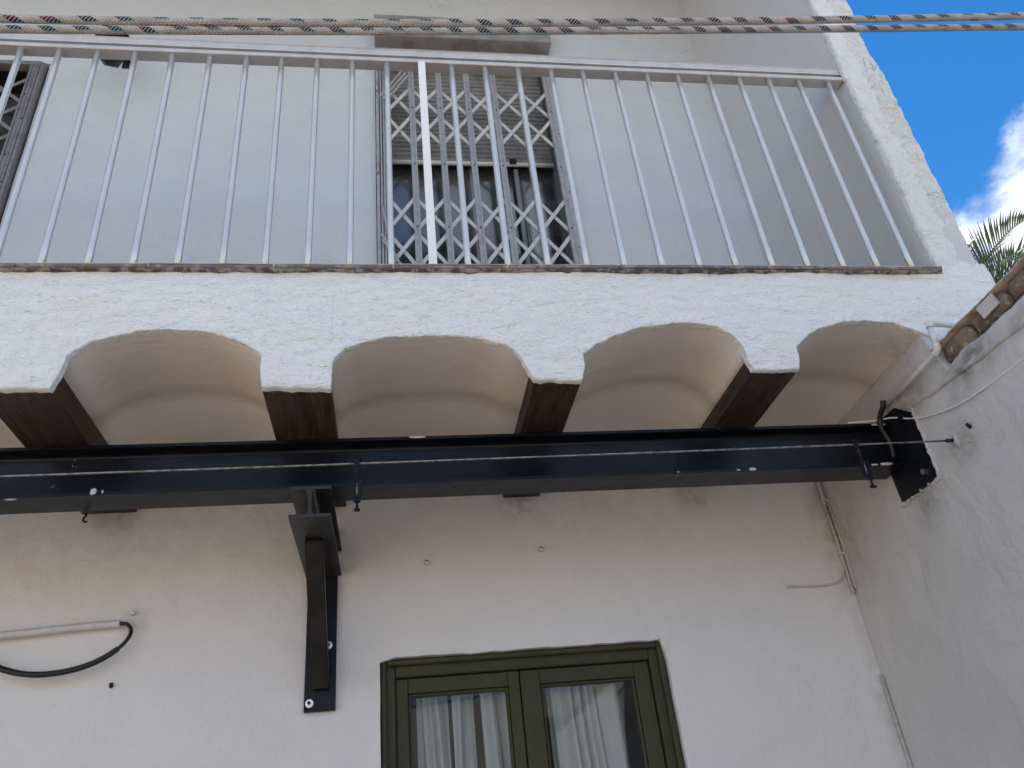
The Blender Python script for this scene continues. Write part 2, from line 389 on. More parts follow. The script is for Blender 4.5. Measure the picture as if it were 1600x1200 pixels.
M_trunk = simple('palm trunk', (.12,.085,.055), .95, nscale=8, namp=.4, bsc=20, bd=.02)
M_rachis = simple('palm frond stem', (.16,.18,.08), .6)

# ------------------------------------------------------------------ ground
bm = B(); s = 300
vs = [bm.verts.new(p) for p in ((-s,-s,G),(s,-s,G),(s,s,G),(-s,s,G))]; bm.faces.new(vs)
tag(mk('ground', bm, M_ground), kind='structure')

# ------------------------------------------------------------------ the house
WY = 1.435
house = thing('house', (0,WY,G), 'white plastered two storey house with an arched balcony edge on dark wooden beams', 'house')
def wobble_rect(x0, x1, z0, z1, amp, n=26, rnd=0.0, seed=0):
    pts = []
    def seg(ax, az, bx, bz):
        for i in range(n):
            k = i/n; x = ax+(bx-ax)*k; z = az+(bz-az)*k
            pts.append((x + amp*fn(x+seed,z,1,40), z + amp*fn(x,z+seed,2,40)))
    seg(x0+rnd,z0,x1-rnd,z0); seg(x1,z0+rnd,x1,z1-rnd); seg(x1-rnd,z1,x0+rnd,z1); seg(x0,z1-rnd,x0,z0+rnd)
    return pts
def wall_with_holes(outer, holes, y0, y1):
    bm = B(); es = []
    for loop in [outer] + holes:
        v = [bm.verts.new((x, y0, z)) for x, z in loop]
        for i in range(len(v)): es.append(bm.edges.new((v[i], v[(i+1) % len(v)])))
    bmesh.ops.triangle_fill(bm, edges=es, use_beauty=True, use_dissolve=False)
    for f in bm.faces:
        f.normal_update()
        if f.normal.y > 0: f.normal_flip()
    r = bmesh.ops.extrude_face_region(bm, geom=bm.faces[:])
    vv = [g for g in r['geom'] if isinstance(g, bmesh.types.BMVert)]
    bmesh.ops.translate(bm, verts=vv, vec=(0, y1-y0, 0))
    bmesh.ops.recalc_face_normals(bm, faces=bm.faces[:])
    return bm
XL = -3.0
holes = [wobble_rect(-.0235,.4845,-.45,.3325,.0022,rnd=.006), wobble_rect(-.021,.468,.845,1.985,.0012), wobble_rect(-1.36,-.838,.845,1.868,.0012)]
bm = wall_with_holes([(XL,G),(1.06,G),(1.06,.795),(XL,.795)], holes[:1], WY, WY+.16)
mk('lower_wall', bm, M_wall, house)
bm = wall_with_holes([(XL,.795),(1.06,.795),(1.06,2.36),(XL,2.36)], holes[1:], WY, WY+.16)
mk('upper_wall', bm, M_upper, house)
# the rest of the shell, so that sun and sky stay out
bm = B(); box(bm, XL, XL+.12, WY+.16, 5.0, G, 2.36); box(bm, XL, 1.06, 5.0, 5.12, G, 2.36)
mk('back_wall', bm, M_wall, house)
bm = B(); box(bm, .94, 1.06, WY+.16, 5.0, G, 2.36); mk('gable_wall', bm, M_inner, house)
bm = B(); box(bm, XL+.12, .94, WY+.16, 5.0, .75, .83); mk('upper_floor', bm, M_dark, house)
bm = B(); box(bm, XL-.05, 1.10, .83, 5.2, 2.36, 2.45); mk('roof', bm, M_inner, house)
for i in range(29):
    bm = B(); box(bm, XL+.001+i*.14, min(1.06, XL+.138+i*.14), .835, WY-.0005, 2.325, 2.359, .002); mk('ceiling_board', bm, M_ceil, house)
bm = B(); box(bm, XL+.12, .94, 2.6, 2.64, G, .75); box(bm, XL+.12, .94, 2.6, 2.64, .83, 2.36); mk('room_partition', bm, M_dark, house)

# unseen house across the street, added to bounce warm sunlight
oh = thing('street_bounce_house', (0,-4.0,G), 'unseen cream house added behind the viewer to bounce sunlight', 'house')
bm = B(); box(bm, -6, 6, -8, -4.0, G, 1.2); mk('street_bounce_wall', bm, simple('cream limewash', (.42,.38,.32), .9, nscale=2, namp=.12), oh)
for x in (-4.2,-1.6,1.0,3.6):
    for z in (-.45,.30):
        bm = B(); box(bm, x, x+.55, -4.0, -3.985, z, z+.75, .004); mk('window_shutter', bm, M_green, oh)

# side wall at the right end of the balcony
bm = B()
f = [(.974,1.0105),(1.0615,1.0105),(1.062,WY),(.925,WY)]
lo = [bm.verts.new((x,y,.826)) for x,y in f]; hi = [bm.verts.new((x,y,2.36)) for x,y in f]
for i in range(4): bm.faces.new((lo[i], lo[(i+1)%4], hi[(i+1)%4], hi[i]))
bm.faces.new(list(reversed(lo))); bm.faces.new(hi); bmesh.ops.recalc_face_normals(bm, faces=bm.faces[:])
mk('side_wall', bm, M_inner, house)
def edge_noise(z, s, a): return a*fn(s, 3.3, z, 9) + a*.9*fn(s, 8.1, z, 31) + a*.7*fn(s, 5.5, z, 90)
def rough_strip(name, xa, xb, ya, mat, zlo, zhi, amp, nx=14, nz=420, back=1.012, lip=.0):
    """vertical strip of thick plaster with ragged edges and a modelled face"""
    bm = B(); rows = []
    for j in range(nz+1):
        z = zlo + (zhi-zlo)*j/nz; a = xa(z); b = xb(z); row = [bm.verts.new((a, back, z))]
        for i in range(nx+1):
            k = i/nx; x = a+(b-a)*k
            rg = abs(fn(x, 12, z*.7, 13)); d = amp*1.5*fbm(x, 0, z*.7, 12, 5) + amp*1.1*max(0, fn(x*1.5, 4, z, 22)) + amp*1.3*max(0, 1-rg*9)*(.5+fn(x,3,z,5)) 
            e = min(k, 1-k)*nx; 
            if e < 1: d += .0035*(1-e)
            row.append(bm.verts.new((x, ya + d, z)))
        row.append(bm.verts.new((b, back, z))); rows.append(row)
    for j in range(nz):
        for i in range(len(rows[0])-1): bm.faces.new((rows[j][i], rows[j][i+1], rows[j+1][i+1], rows[j+1][i]))
    bm.faces.new(rows[-1]); bm.faces.new(list(reversed(rows[0])))
    return mk(name, bm, mat, house, smooth=50)
def xl(z):
    v = .9715 + edge_noise(z, 1.0, .0035)
    if z > 1.36: v += .003*min(1,(z-1.36)*20) - .004
    return v
def xm(z): return 1.012 + .018*(1-z)*.6 + edge_noise(z, 4.0, .012)
def xr(z): return 1.0645 + edge_noise(z, 7.0, .0030)
rough_strip('column_plaster', xl, lambda z: xm(z)+.006, .9995, M_column, .826, 2.36, .0036)
rough_strip('worn_column_plaster', xm, xr, 1.0045, M_column2, .826, 2.36, .0048, nx=14)

# balcony edge: an arched, plastered fascia
arcs = [
 [(-.8400,.632),(-.842,.66),(-.83,.680),(-.80,.700),(-.755,.713),(-.70,.717),(-.645,.712),(-.595,.700),(-.566,.685),(-.556,.668),(-.5515,.650),(-.551,.6235)],
 [(-.4575,.6205),(-.4545,.632),(-.4495,.6480),(-.4465,.6610),(-.4458,.6725),(-.4338,.6853),(-.4148,.6982),(-.3904,.7069),(-.3568,.7144),(-.3158,.7162),(-.2729,.7135),(-.2363,.7050),(-.2036,.6887),(-.1875,.6773),(-.1798,.6682),(-.1804,.6440),(-.1782,.6172)],
 [(-.0822,.6125),(-.0810,.6532),(-.0763,.6665),(-.0618,.6811),(-.0385,.6911),(-.0054,.7000),(.0425,.7030),(.0908,.7024),(.1346,.6983),(.1683,.6884),(.1870,.6775),(.2000,.6620),(.2022,.6527),(.2083,.6365),(.2160,.6225)],
 [(.2890,.6185),(.2960,.6406),(.2970,.6664),(.3181,.6816),(.3518,.6994),(.3964,.7150),(.4509,.7220),(.4885,.7217),(.5243,.7125),(.5476,.6971),(.5579,.6820),(.5607,.6721),(.5620,.6500),(.5665,.6330)],
 [(.6442,.6320),(.6492,.6523),(.6480,.6709),(.6665,.6894),(.7007,.7095),(.7386,.7208),(.7801,.7244),(.8308,.7200),(.8672,.7078),(.8951,.6920),(.915,.675),(.93,.64)]]
beams = [(-.925,-.842,.625),(-.551,-.457,.6215),(-.178,-.083,.6155),(.216,.289,.6205),(.566,.6435,.6325)]
outline = [(XL,.70),(-1.25,.70),(-1.22,.62),(-1.20,.62),(-1.19,.68),(-1.1,.715),(-.98,.70),(-.935,.66),(-.925,.622)]
for a in arcs: outline += a
outline += [(.94,.55),(1.0,.45),(1.064,.45)]
def resample(pl, step):
    out = []
    for (ax,az),(bx,bz) in zip(pl, pl[1:]):
        n = max(1, int(math.hypot(bx-ax, bz-az)/step))
        for i in range(n): out.append((ax+(bx-ax)*i/n, az+(bz-az)*i/n))
    out.append(pl[-1]); return out
def smooth_poly(pl, k=2):
    for _ in range(k):
        q = [pl[0]]
        for a, b in zip(pl, pl[1:]):
            q += [(a[0]*.75+b[0]*.25, a[1]*.75+b[1]*.25), (a[0]*.25+b[0]*.75, a[1]*.25+b[1]*.75)]
        q.append(pl[-1]); pl = q
    return pl
def fdisp(x, z):
    d = .0036*fbm(x, 0, z*1.4, 5, 4) + .0016*fbm(x*.8, 3, z*1.6, 32, 3)
    r = abs(fn(x, 7, z*1.3, 11)); d -= .0022*max(0, 1-r*14)*max(0, fn(x, 1, z, 3)+.25)
    return d
TOPZ = .8250
pl = [p for p in resample(outline, .0042) if p[0] > -1.6] 
pl = [(-1.6,.70)] + pl
bm = B(); NV = 46; cols_ = []
for i, (x, z) in enumerate(pl):
    jx = .0016*fn(x, z, 5, 60) + .0012*fn(x, z, 9, 160); jz = .0018*fn(x, z, 15, 55) + .0015*fn(x, z, 19, 150)
    x1, z1 = x + jx, z + jz
    top = TOPZ + (.003 + .012*min(1,(x-.974)/.01) + .045*abs(fn(x,4,0,26)) + .012*abs(fn(x,9,0,90)) if x > .974 else 0)
    c = [bm.verts.new((x1, 1.0130, z1+.0012)), bm.verts.new((x1, 1.0045, z1+.0003))]
    for j in range(NV+1):
        k = (j/NV)**1.25; zz = z1 + (top-z1)*k; xx = x1 + (x-x1)*min(1, k*3)
        y = .9985 + fdisp(xx, zz) + (.0035*max(0, (zz-.826)/.03) if x > .974 else 0) + (.0028 if j == 0 else (.0008 if j == 1 else 0)) 
        c.append(bm.verts.new((xx, y, zz + (.0006 if j == 0 else 0))))
    c.append(bm.verts.new((x, 1.016, top)))
    cols_.append(c)
for a, b in zip(cols_, cols_[1:]):
    for j in range(len(a)-1): bm.faces.new((a[j], b[j], b[j+1], a[j+1]))
mk('balcony_fascia', bm, M_fascia, house, smooth=45)

# vaults between the beams
def vault(pl, xa, xb):
    pts = [p for p in pl]
    pts = smooth_poly(pts, 2)
    ys = [(1.0015,0),(1.010,0),(1.03,.0),(1.06,.0),(1.09,0),(1.12,.0),(1.15,.0),(1.160,-.0002),(1.168,-.0005),(1.176,-.0003),(1.184,-.0001),(1.195,.0),(1.23,.0),(1.30,.0),(1.37,.0),(1.434,.0)]
    bm = B(); rows = []
    for y, o in ys:
        row = []
        for x, z in pts:
            sx = (x - (xa+xb)/2); d = 0.0016*fbm(x*1.0, y, 2, 7, 3)
            row.append(bm.verts.new((x, y, max(z - o + d + .0012, .617))))
        rows.append(row)
    for a, b in zip(rows, rows[1:]):
        for i in range(len(a)-1): bm.faces.new((a[i], b[i], b[i+1], a[i+1]))
    mk('vault', bm, M_vault, house, smooth=True)
vsp = [(-.843,-.551),(-.4575,-.178),(-.083,.216),(.289,.566),(.6435,.90)]
for a, (xa, xb) in zip(arcs, vsp):
    mid = [p for p in a if p[1] > .667]
    vault([(xa-.005,.6635),(xa+.0005,.6655)] + mid + [(xb-.0005,.6655),(xb+.005,.6635)], xa, xb)
# solid deck above the vaults
bm = B(); box(bm, -1.6, .972, 1.0165, WY, .765, .8215); mk('balcony_slab', bm, M_mortar, house)
bm = B(); box(bm, .902, 1.061, 1.0165, WY-.0005, .45, .7649); mk('masonry_fill', bm, M_vault, house)

# wooden beams with a bottom board
for x0, x1, z in beams:
    bm = B(); box(bm, x0+.004, x1-.004, 1.013, WY, z+.0105, z+.058, .0012)
    wb = mk('wooden_beam', bm, M_wood, house)
    bm = B(); box(bm, x0, x1, 1.012, WY-.001, z, z+.0100, .0015)
    mk('bottom_board', bm, M_wood, wb)

# floor tiles whose edge shows over the fascia
tx = -.910 + .0; k = 0
joints = [-1.5+.1835*i for i in range(14)]
off = -.356 - round((-.356+1.5)/.1835)*.1835 + 1.5
for j in joints:
    a = j + off; b = min(a + .1835, .968)
    if a > .95: break
    dz = .0008*random.uniform(-1,1)
    bm = B(); box(bm, a+.0012, b-.0012, .9880+.0012*random.uniform(-1,1), 1.1715, .8272+dz, .8325+dz, .0007)
    ft = mk('floor_tile', bm, M_tile, house)
    bm = B(); box(bm, a+.0010, b-.0010, .9872, .9950, .8326+dz, .8338+dz, .0003); mk('glazed_nosing', bm, M_nosing, ft)
bm = B(); box(bm, -1.6, .969, 1.172, WY, .8262, .8335); mk('balcony_floor', bm, M_floor, house)
# ragged bedding mortar below the tiles
bm = B(); xs = [ -1.55 + i*.0035 for i in range(int((.972+1.55)/.0035))]
prev = None
for x in xs:
    t = fn(x, 2, 0, 26) + .7*fn(x, 5, 0, 80); d = .9905 + .0022*fn(x, 9, 0, 60); zl = .8253 - max(0, .0036*t)
    q = [bm.verts.new((x, 1.005, .8271)), bm.verts.new((x, d, .8271)), bm.verts.new((x, d+.001, (zl+.8271)/2)), bm.verts.new((x, .9945+.003*fn(x,1,1,50), zl)), bm.verts.new((x, 1.005, zl))]
    if prev:
        for i in range(4): bm.faces.new((prev[i], q[i], q[i+1], prev[i+1]))
    prev = q
mk('bedding_mortar', bm, M_mortar, house)

# green double window
win = B(); y0 = 1.4475
def picture_frame(bm, x0, x1, z0, z1, w, y0, y1, bev=.0015, wt=None, wb=None):
    wt = w if wt is None else wt; wb = w if wb is None else wb
    box(bm, x0, x0+w, y0, y1, z0, z1, bev); box(bm, x1-w, x1, y0, y1, z0, z1, bev)
    box(bm, x0+w, x1-w, y0+.0004, y1, z1-wt, z1, bev); box(bm, x0+w, x1-w, y0+.0004, y1, z0, z0+wb, bev)
picture_frame(win, -.0222, .4822, -.45, .3312, .0095, 1.4440, 1.4555, .0022)
picture_frame(win, -.0215, .4815, -.45, .3305, .0235, 1.4558, 1.50, .002, wt=.027)
wn = mk('window', win, M_green, house, label='olive green double window with sheer white curtains')
def sash(x0, x1, gx0, gx1):
    bm = B(); ya, yb = 1.4650, 1.486; z0, z1 = -.425, .3025; gz0, gz1 = -.39, .2735
    box(bm, x0, gx0-.004, ya, yb, z0, z1, .0012); box(bm, gx1+.004, x1, ya, yb, z0, z1, .0012)
    box(bm, gx0-.004, gx1+.004, ya+.0003, yb, gz1+.004, z1, .0012); box(bm, gx0-.004, gx1+.004, ya+.0003, yb, z0, gz0-.004, .0012)
    mk('sash', bm, M_green, wn)
    bm = B(); picture_frame(bm, gx0-.0036, gx1+.0036, gz0-.0036, gz1+.0036, .0048, ya+.0032, yb-.002, .0014)
    mk('glazing_bead', bm, M_green, wn)
    bm = B(); box(bm, gx0+.0005, gx1-.0005, 1.4735, 1.4755, gz0+.0005, gz1-.0005); mk('pane', bm, M_glass, wn)
sash(.0025, .2185, .0275, .1945); sash(.2205, .4565, .2590, .4240)
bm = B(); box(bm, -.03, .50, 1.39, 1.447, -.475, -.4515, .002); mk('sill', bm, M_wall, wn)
# curtains behind the panes
def curtain(x0, x1, folds, seed, label, gather=.0):
    rnd = random.Random(seed); bm = B(); nx = 190; nz = 26; rows = []
    ph = [rnd.uniform(0, 6.28) for _ in range(4)]
    for j in range(nz+1):
        z = .315 - (.315+.44)*j/nz; row = []
        for i in range(nx+1):
            k = i/nx; sway = .010*math.sin(ph[0]+z*6)
            x = x0 + (x1-x0)*k + sway*math.sin(math.pi*k)
            a = k*folds*6.283 + 1.7*math.sin(k*7+ph[1]) + .8*z*math.sin(k*11+ph[2])*3
            y = 1.516 + .0150*math.sin(a) + .006*math.sin(a*2.3+ph[3]) 
            row.append(bm.verts.new((x + .006*math.cos(a), y, z)))
        rows.append(row)
    for a, b in zip(rows, rows[1:]):
        for i in range(nx): bm.faces.new((a[i], b[i], b[i+1], a[i+1]))
    return tag(mk('curtain', bm, M_curtain, None, smooth=True), label, 'curtain', 'curtains behind the green window')
curtain(.032, .100, 2.6, 3, 'narrow sheer white curtain strip at the outer edge of the left window pane')
curtain(.104, .146, 1.7, 5, 'thin middle fold of sheer white curtain behind the left green sash')
curtain(.152, .203, 2.4, 8, 'pleated sheer curtain by the centre stile in the left pane')
curtain(.268, .412, 5.6, 11, 'wide gathered sheer white curtain behind the right pane of the green window')

# doors behind the upper grilles, with a roller shutter
bd = B(); picture_frame(bd, -.0195, .4665, .846, 1.983, .018, 1.50, 1.535, .001)
door = mk('balcony_door', bd, M_alum_door, house, label='balcony door with its grey roller shutter half lowered')
bm = B(); prof = [(0,0),(-.0035,.002),(-.0045,.0075),(-.0035,.0135),(0,.0155),(.003,.0155),(.003,0)]
extrude_profile(bm, prof, (.0,1.488,1.604), (.4465,1.488,1.604), (0,1,0), (0,0,1))
sl0 = mk('shutter_slat', bm, M_shutter, door)
for i in range(1, 24): dupe(sl0, 0, 0, .0166*i, door)
bm = B(); tube(bm, [(-.001,1.486,1.597),(.4475,1.486,1.597)], .0062, 12); mk('shutter_bar', bm, M_flat, door)
bm = B(); box(bm, .328,.346,1.4745,1.4795,1.592,1.608,.001); mk('strap_block', bm, M_black, door)
bm = B(); box(bm, -.0,.2215,1.512,1.514,.865,1.965); mk('pane', bm, M_glass2, door)
bm = B(); box(bm, .238,.446,1.512,1.514,.865,1.965); mk('pane', bm, M_glass2, door)
bm = B(); box(bm, .2216,.2379,1.506,1.524,.865,1.965,.001); mk('door_stile', bm, M_alum_door, door)
bm = B(); box(bm, .338,.350,1.490,1.498,.850,1.585,.001); box(bm, .357,.362,1.492,1.498,.85,1.545,.001); mk('guide_rod', bm, M_alum_door, door)
bm = B(); box(bm, .405,.425,1.56,1.57,.85,1.545,.001); box(bm, .385,.388,1.56,1.57,.85,1.53); mk('inner_stile', bm, M_alum_door, door)
bm = B(); picture_frame(bm, -1.3575,-.8415,.846,1.8655,.018,1.4485,1.535,.001); d2 = mk('balcony_door', bm, M_black, house, label='dark glazed balcony door at the left edge')
bm = B(); box(bm, -1.34,-.86,1.512,1.514,.865,1.848); mk('pane', bm, M_glass2, d2)
# sheet metal hood over the middle door
bm = B(); 
prof = [(1.4345,2.088),(1.389,2.072),(1.389,1.990),(1.392,1.9885),(1.4345,1.9905)]
extrude_profile(bm, [(a,b) for a,b in prof], (-.0205,0,0), (.474,0,0), (0,1,0), (0,0,1))
hood = mk('shutter_hood', bm, M_hood, house)
bm = B(); box(bm, -.022,.4755,1.3865,1.3888,2.062,2.0735,.0006); mk('hood_lip', bm, M_hood, hood)

# ------------------------------------------------------------------ balcony railing
RY = 1.019
rail = thing('balcony_railing', (0,RY,.834), 'brushed aluminium balcony railing of thin round uprights under a flat handrail', 'railing')
prof = [(1.0120,1.3655),(1.0342,1.3655),(1.0342,1.4020),(1.0150,1.4035),(1.0105,1.4015),(1.0098,1.3995),(1.0118,1.3980),(1.0128,1.392),(1.0112,1.3858),(1.0100,1.3835),(1.0110,1.3820),(1.0230,1.3815),(1.0230,1.3755),(1.0112,1.3750),(1.0100,1.3725),(1.0104,1.3670)]
bm = B(); extrude_profile(bm, prof, (-1.6,0,0), (.9685,0,0), (0,1,0), (0,0,1)); mk('handrail', bm, M_alu, rail, smooth=35)
bx = [.9355-.0668*k for k in range(13)] + [.0085-.0661*k for k in range(24)]
bm = B(); tube(bm, [(bx[0],RY,.8330+.5337*k/8) for k in range(9)], .0055, 16); b0 = mk('baluster', bm, M_baluster, rail, smooth=True)
for x in bx[1:]:
    if x > -1.58:
        bc = dupe(b0, x-bx[0]+random.uniform(-.0007,.0007), 0, 0, rail)
        bc.rotation_euler = (random.uniform(-.0015,.0015), random.uniform(-.0022,.0022), random.uniform(0,3.1))
bm = B(); box(bm, .0685,.0822,1.0085,1.0125,.8337,1.3652,.0004); mk('flat_post', bm, M_flat, rail, label='flat white post wider than the round uprights')

# ------------------------------------------------------------------ folding grilles
def grille(name_label, x0, bars, mat, zt, zb, levels_top, levels_bot, xr_end, lab_grp, left_fold=True):
    g = thing('folding_grille', ((x0+xr_end)/2, 1.425, zb), name_label, 'security grille', lab_grp)
    yf = 1.4235
    def channel(x, w, z0, z1, y=yf, nm='bar'):
        bm = B(); h = w/2
        prof = [(-h,.012),(-h,0),(-h*.42,0),(-h*.36,.0022),(h*.36,.0022),(h*.42,0),(h,0),(h,.012)]
        extrude_profile(bm, prof, (x,y-.006,z0), (x,y-.006,z1), (1,0,0), (0,1,0))
        return mk(nm, bm, mat, g)
    def rivets(x, par, zs):
        for z in zs:
            bm = B(); hexhead(bm, (x, yf-.0035, z), .0021, .0016, seg=8); mk('rivet', bm, M_rivet, par)
    for x in bars:
        c = channel(x, .0150, zb, zt); rivets(x, c, [z for z in (1.73,1.521,1.312,1.10,.93) if zb < z < zt])
    # fixed outer channels
    bm = B(); box(bm, x0, x0+.0075, 1.417, 1.447, zb, zt+.01, .0006); mk('frame_post', bm, mat, g)
    bm = B(); box(bm, x0+.0100, x0+.0145, 1.415, 1.440, zb, zt, .0006); mk('stile', bm, mat, g)
    bm = B(); box(bm, x0+.0170, x0+.0215, 1.4155, 1.438, zb, zt, .0006); mk('stile', bm, mat, g)
    bm = B(); box(bm, x0+.0240, x0+.0290, 1.4145, 1.438, zb, zt, .0006); mk('stile', bm, mat, g)
    bm = B(); box(bm, xr_end-.0145, xr_end-.0085, 1.4165, 1.442, zb, zt, .0006); c = mk('stile', bm, mat, g); 
    for z in (1.64,1.43,1.25,1.05): 
        bm = B(); hexhead(bm, (xr_end-.0115, 1.4165, z), .0018, .0014, seg=8); mk('rivet', bm, M_rivet, c)
    bm = B(); box(bm, xr_end-.0075, xr_end, 1.417, 1.447, zb, zt+.01, .0006); mk('frame_post', bm, mat, g)
    bm = B(); box(bm, x0+.0075, xr_end-.0075, 1.417, 1.440, zt+.001, zt+.014, .0006); mk('top_track', bm, mat, g)
    for z in (1.497, 1.09, 1.80):
        bm = B(); tube(bm, [(x0+.0035,1.4135,z-.016),(x0+.0035,1.4135,z+.016)], .0032, 10); mk('hinge', bm, mat, g)
    xs = [x0+.0265] + list(bars)
    def lattice(lv):
        for i in range(len(xs)-1):
            a, b = xs[i], xs[i+1]
            for zh, zl in zip(lv, lv[1:]):
                za, zb_ = zh-.004, zl+.004
                bm = B(); strip(bm, (a, yf-.0005, zb_), (b, yf-.0005, za), .0092, .0020); mk('lattice_strip', bm, M_lattice if mat is M_grille else mat, g)
                bm = B(); strip(bm, (a, yf+.0050, za), (b, yf+.0050, zb_), .0092, .0020); mk('lattice_strip', bm, M_lattice if mat is M_grille else mat, g)
    lattice(levels_top); lattice(levels_bot)
    if left_fold:
        for (a, b) in (((x0+.010,1.76),(x0+.072,1.872)), ((x0+.018,1.752),(x0+.080,1.862)), ((x0+.024,1.742),(x0+.086,1.850))):
            bm = B(); strip(bm, (a[0],1.4145,a[1]), (b[0],1.4145,b[1]), .0058, .003); mk('latch_arm', bm, mat, g)
        for (a, b) in (((x0+.012,1.370),(x0+.030,1.255)), ((x0+.010,1.28),(x0+.045,1.21)), ((x0+.012,1.262),(x0+.052,1.19))):
            bm = B(); strip(bm, (a[0],1.4120,a[1]), (b[0],1.4120,b[1]), .0050, .003); mk('latch_arm', bm, mat, g)
    return g
LT = [1.818,1.708,1.594]; LB = [1.416,1.302,1.188,1.075]
grille('grey folding lattice security grille in front of the half shuttered balcony door', -.0190, [.0745,.1485,.2240,.2975,.3720,.4460], M_grille, 1.955, .846, LT, LB, .4670, 'folding lattice grilles')
grille('dull folding lattice grille over the dark doorway cut by the left edge', -1.357, [-1.29,-1.21,-1.13,-1.05,-.97,-.8655], M_grille_d, 1.84, .846, [1.80,1.70,1.60,1.50], LB, -.8425, 'folding lattice grilles', False)

# ------------------------------------------------------------------ wall lantern
ln = thing('wall_lantern', (-.64,WY,1.76), 'small black iron lantern fixed to the upper wall left of the grille', 'lantern')
cx, cy = -.651, 1.335; LZ = .036
def ngon_frustum(bm, r0, r1, z0, z1, n=6, cap=True):
    a = [bm.verts.new((cx+r0*math.cos(k*2*math.pi/n+.2), cy+r0*math.sin(k*2*math.pi/n+.2), z0+LZ)) for k in range(n)]
    b = [bm.verts.new((cx+r1*math.cos(k*2*math.pi/n+.2), cy+r1*math.sin(k*2*math.pi/n+.2), z1+LZ)) for k in range(n)]
    for k in range(n): bm.faces.new((a[k], a[(k+1)%n], b[(k+1)%n], b[k]))
    if cap: bm.faces.new(list(reversed(a))); bm.faces.new(b)
bm = B(); ngon_frustum(bm, .046, .012, 1.800, 1.835); ngon_frustum(bm, .010, .004, 1.835, 1.850); mk('lamp_roof', bm, M_black, ln)
bm = B()
for k in range(6):
    a = k*math.pi/3+.2; tube(bm, [(cx+.026*math.cos(a), cy+.026*math.sin(a), 1.733+LZ), (cx+.040*math.cos(a), cy+.040*math.sin(a), 1.800+LZ)], .0025, 6)
mk('lamp_cage', bm, M_black, ln)
bm = B(); ngon_frustum(bm, .0245, .0385, 1.7335, 1.7995, cap=False); mk('lamp_pane', bm, M_glass, ln)
bm = B(); ngon_frustum(bm, .016, .030, 1.722, 1.7330); mk('lamp_base', bm, M_black, ln)
bm = B(); tube(bm, [(cx,cy,1.850+LZ),(cx,cy+.01,1.862+LZ),(cx,cy+.05,1.866+LZ),(cx,WY-.004,1.845+LZ)], .004, 8); box(bm, cx-.014,cx+.014,WY-.005,WY-.0005,1.86,1.92,.001); mk('lamp_arm', bm, M_black, ln)

# ------------------------------------------------------------------ steel beam
ZT, ZB_ = .6150, .5315
sb = thing('steel_beam', (0,1.19,ZB_), 'long black painted steel beam running under the wooden beams', 'steel beam')
bm = B(); y0, y1, tf, tw = 1.157, 1.2135, .0052, .0048; ym = (y0+y1)/2; rf = .006
def ibeam_profile(a0, a1, z0, z1, tf, tw, rf):
    m_ = (a0+a1)/2; P_ = [(a0,z0),(a1,z0),(a1,z0+tf)]
    def arc(cx_, cz_, s, e):
        return [(cx_+rf*math.cos(math.radians(s+(e-s)*i/4)), cz_+rf*math.sin(math.radians(s+(e-s)*i/4))) for i in range(5)]
    P_ += arc(m_+tw/2+rf, z0+tf+rf, 270, 180); P_ += arc(m_+tw/2+rf, z1-tf-rf, 180, 90)
    P_ += [(a1,z1-tf),(a1,z1),(a0,z1),(a0,z1-tf)]
    P_ += arc(m_-tw/2-rf, z1-tf-rf, 90, 0); P_ += arc(m_-tw/2-rf, z0+tf+rf, 0, -90); P_ += [(a0,z0+tf)]
    return P_
extrude_profile(bm, ibeam_profile(y0, y1, ZB_, ZT, tf, tw, rf), (-1.9,0,0), (.8755,0,0), (0,1,0), (0,0,1))
mk('beam_profile', bm, M_steel, sb, smooth=40)
bm = B(); ep = [(1.126,.628),(1.093,.600),(1.091,.478),(1.150,.476),(1.197,.480),(1.200,.545),(1.232,.56),(1.232,.632)]
v0 = [bm.verts.new((.8765,y,z)) for y,z in ep]; v1 = [bm.verts.new((.8815,y,z)) for y,z in ep]
bm.faces.new(v0); bm.faces.new(list(reversed(v1)))
for i in range(len(ep)): bm.faces.new((v0[i], v1[i], v1[(i+1)%len(ep)], v0[(i+1)%len(ep)]))
bmesh.ops.recalc_face_normals(bm, faces=bm.faces[:]); mk('end_plate', bm, M_steel, sb)
bm = B(); hexhead(bm, (.8765,1.112,.498), .0055, .006, Vector((-1,0,0))); mk('bolt', bm, M_chrome, sb)
bm = B(); hexhead(bm, (.8765,1.118,.600), .0055, .006, Vector((-1,0,0))); mk('bolt', bm, M_steel, sb)
# blobs of plaster and flaked paint
rnd = random.Random(5)
def blob(bm, c, r, ax=(1,1,1)):
    s0 = len(bm.verts); bmesh.ops.create_icosphere(bm, subdivisions=2, radius=1.0)
    bm.verts.ensure_lookup_table()
    for v in bm.verts[s0:]:
        q = v.co*(1 + .35*noise.noise(v.co*1.7 + Vector(c)*50)); v.co = Vector((c[0]+q.x*r*ax[0], c[1]+q.y*r*ax[1], c[2]+q.z*r*ax[2]))
bm = B()
for c, r, ax in (((.045,1.1568,.6135),.014,(1.0,.10,.16)),((-.435,1.1569,.5375),.0045,(1,.2,1.3)),((-.422,1.1569,.5370),.0022,(.6,.2,1.4)),((-.548,1.160,.5312),.009,(1,.3,.12)),((.60,1.1565,.5345),.006,(1.2,.3,.5)),((.575,1.1565,.5340),.003,(1,.3,.5)),((.47,1.1568,.5345),.002,(1,.3,.5)),
                 ((.845,1.157,.535),.010,(1.3,.2,.3)),((.823,1.157,.5345),.006,(1.2,.2,.3)),((.858,1.157,.612),.010,(1.5,.2,.25))): blob(bm, c, r, ax)
mk('paint_chip', bm, M_chip, sb, smooth=True)

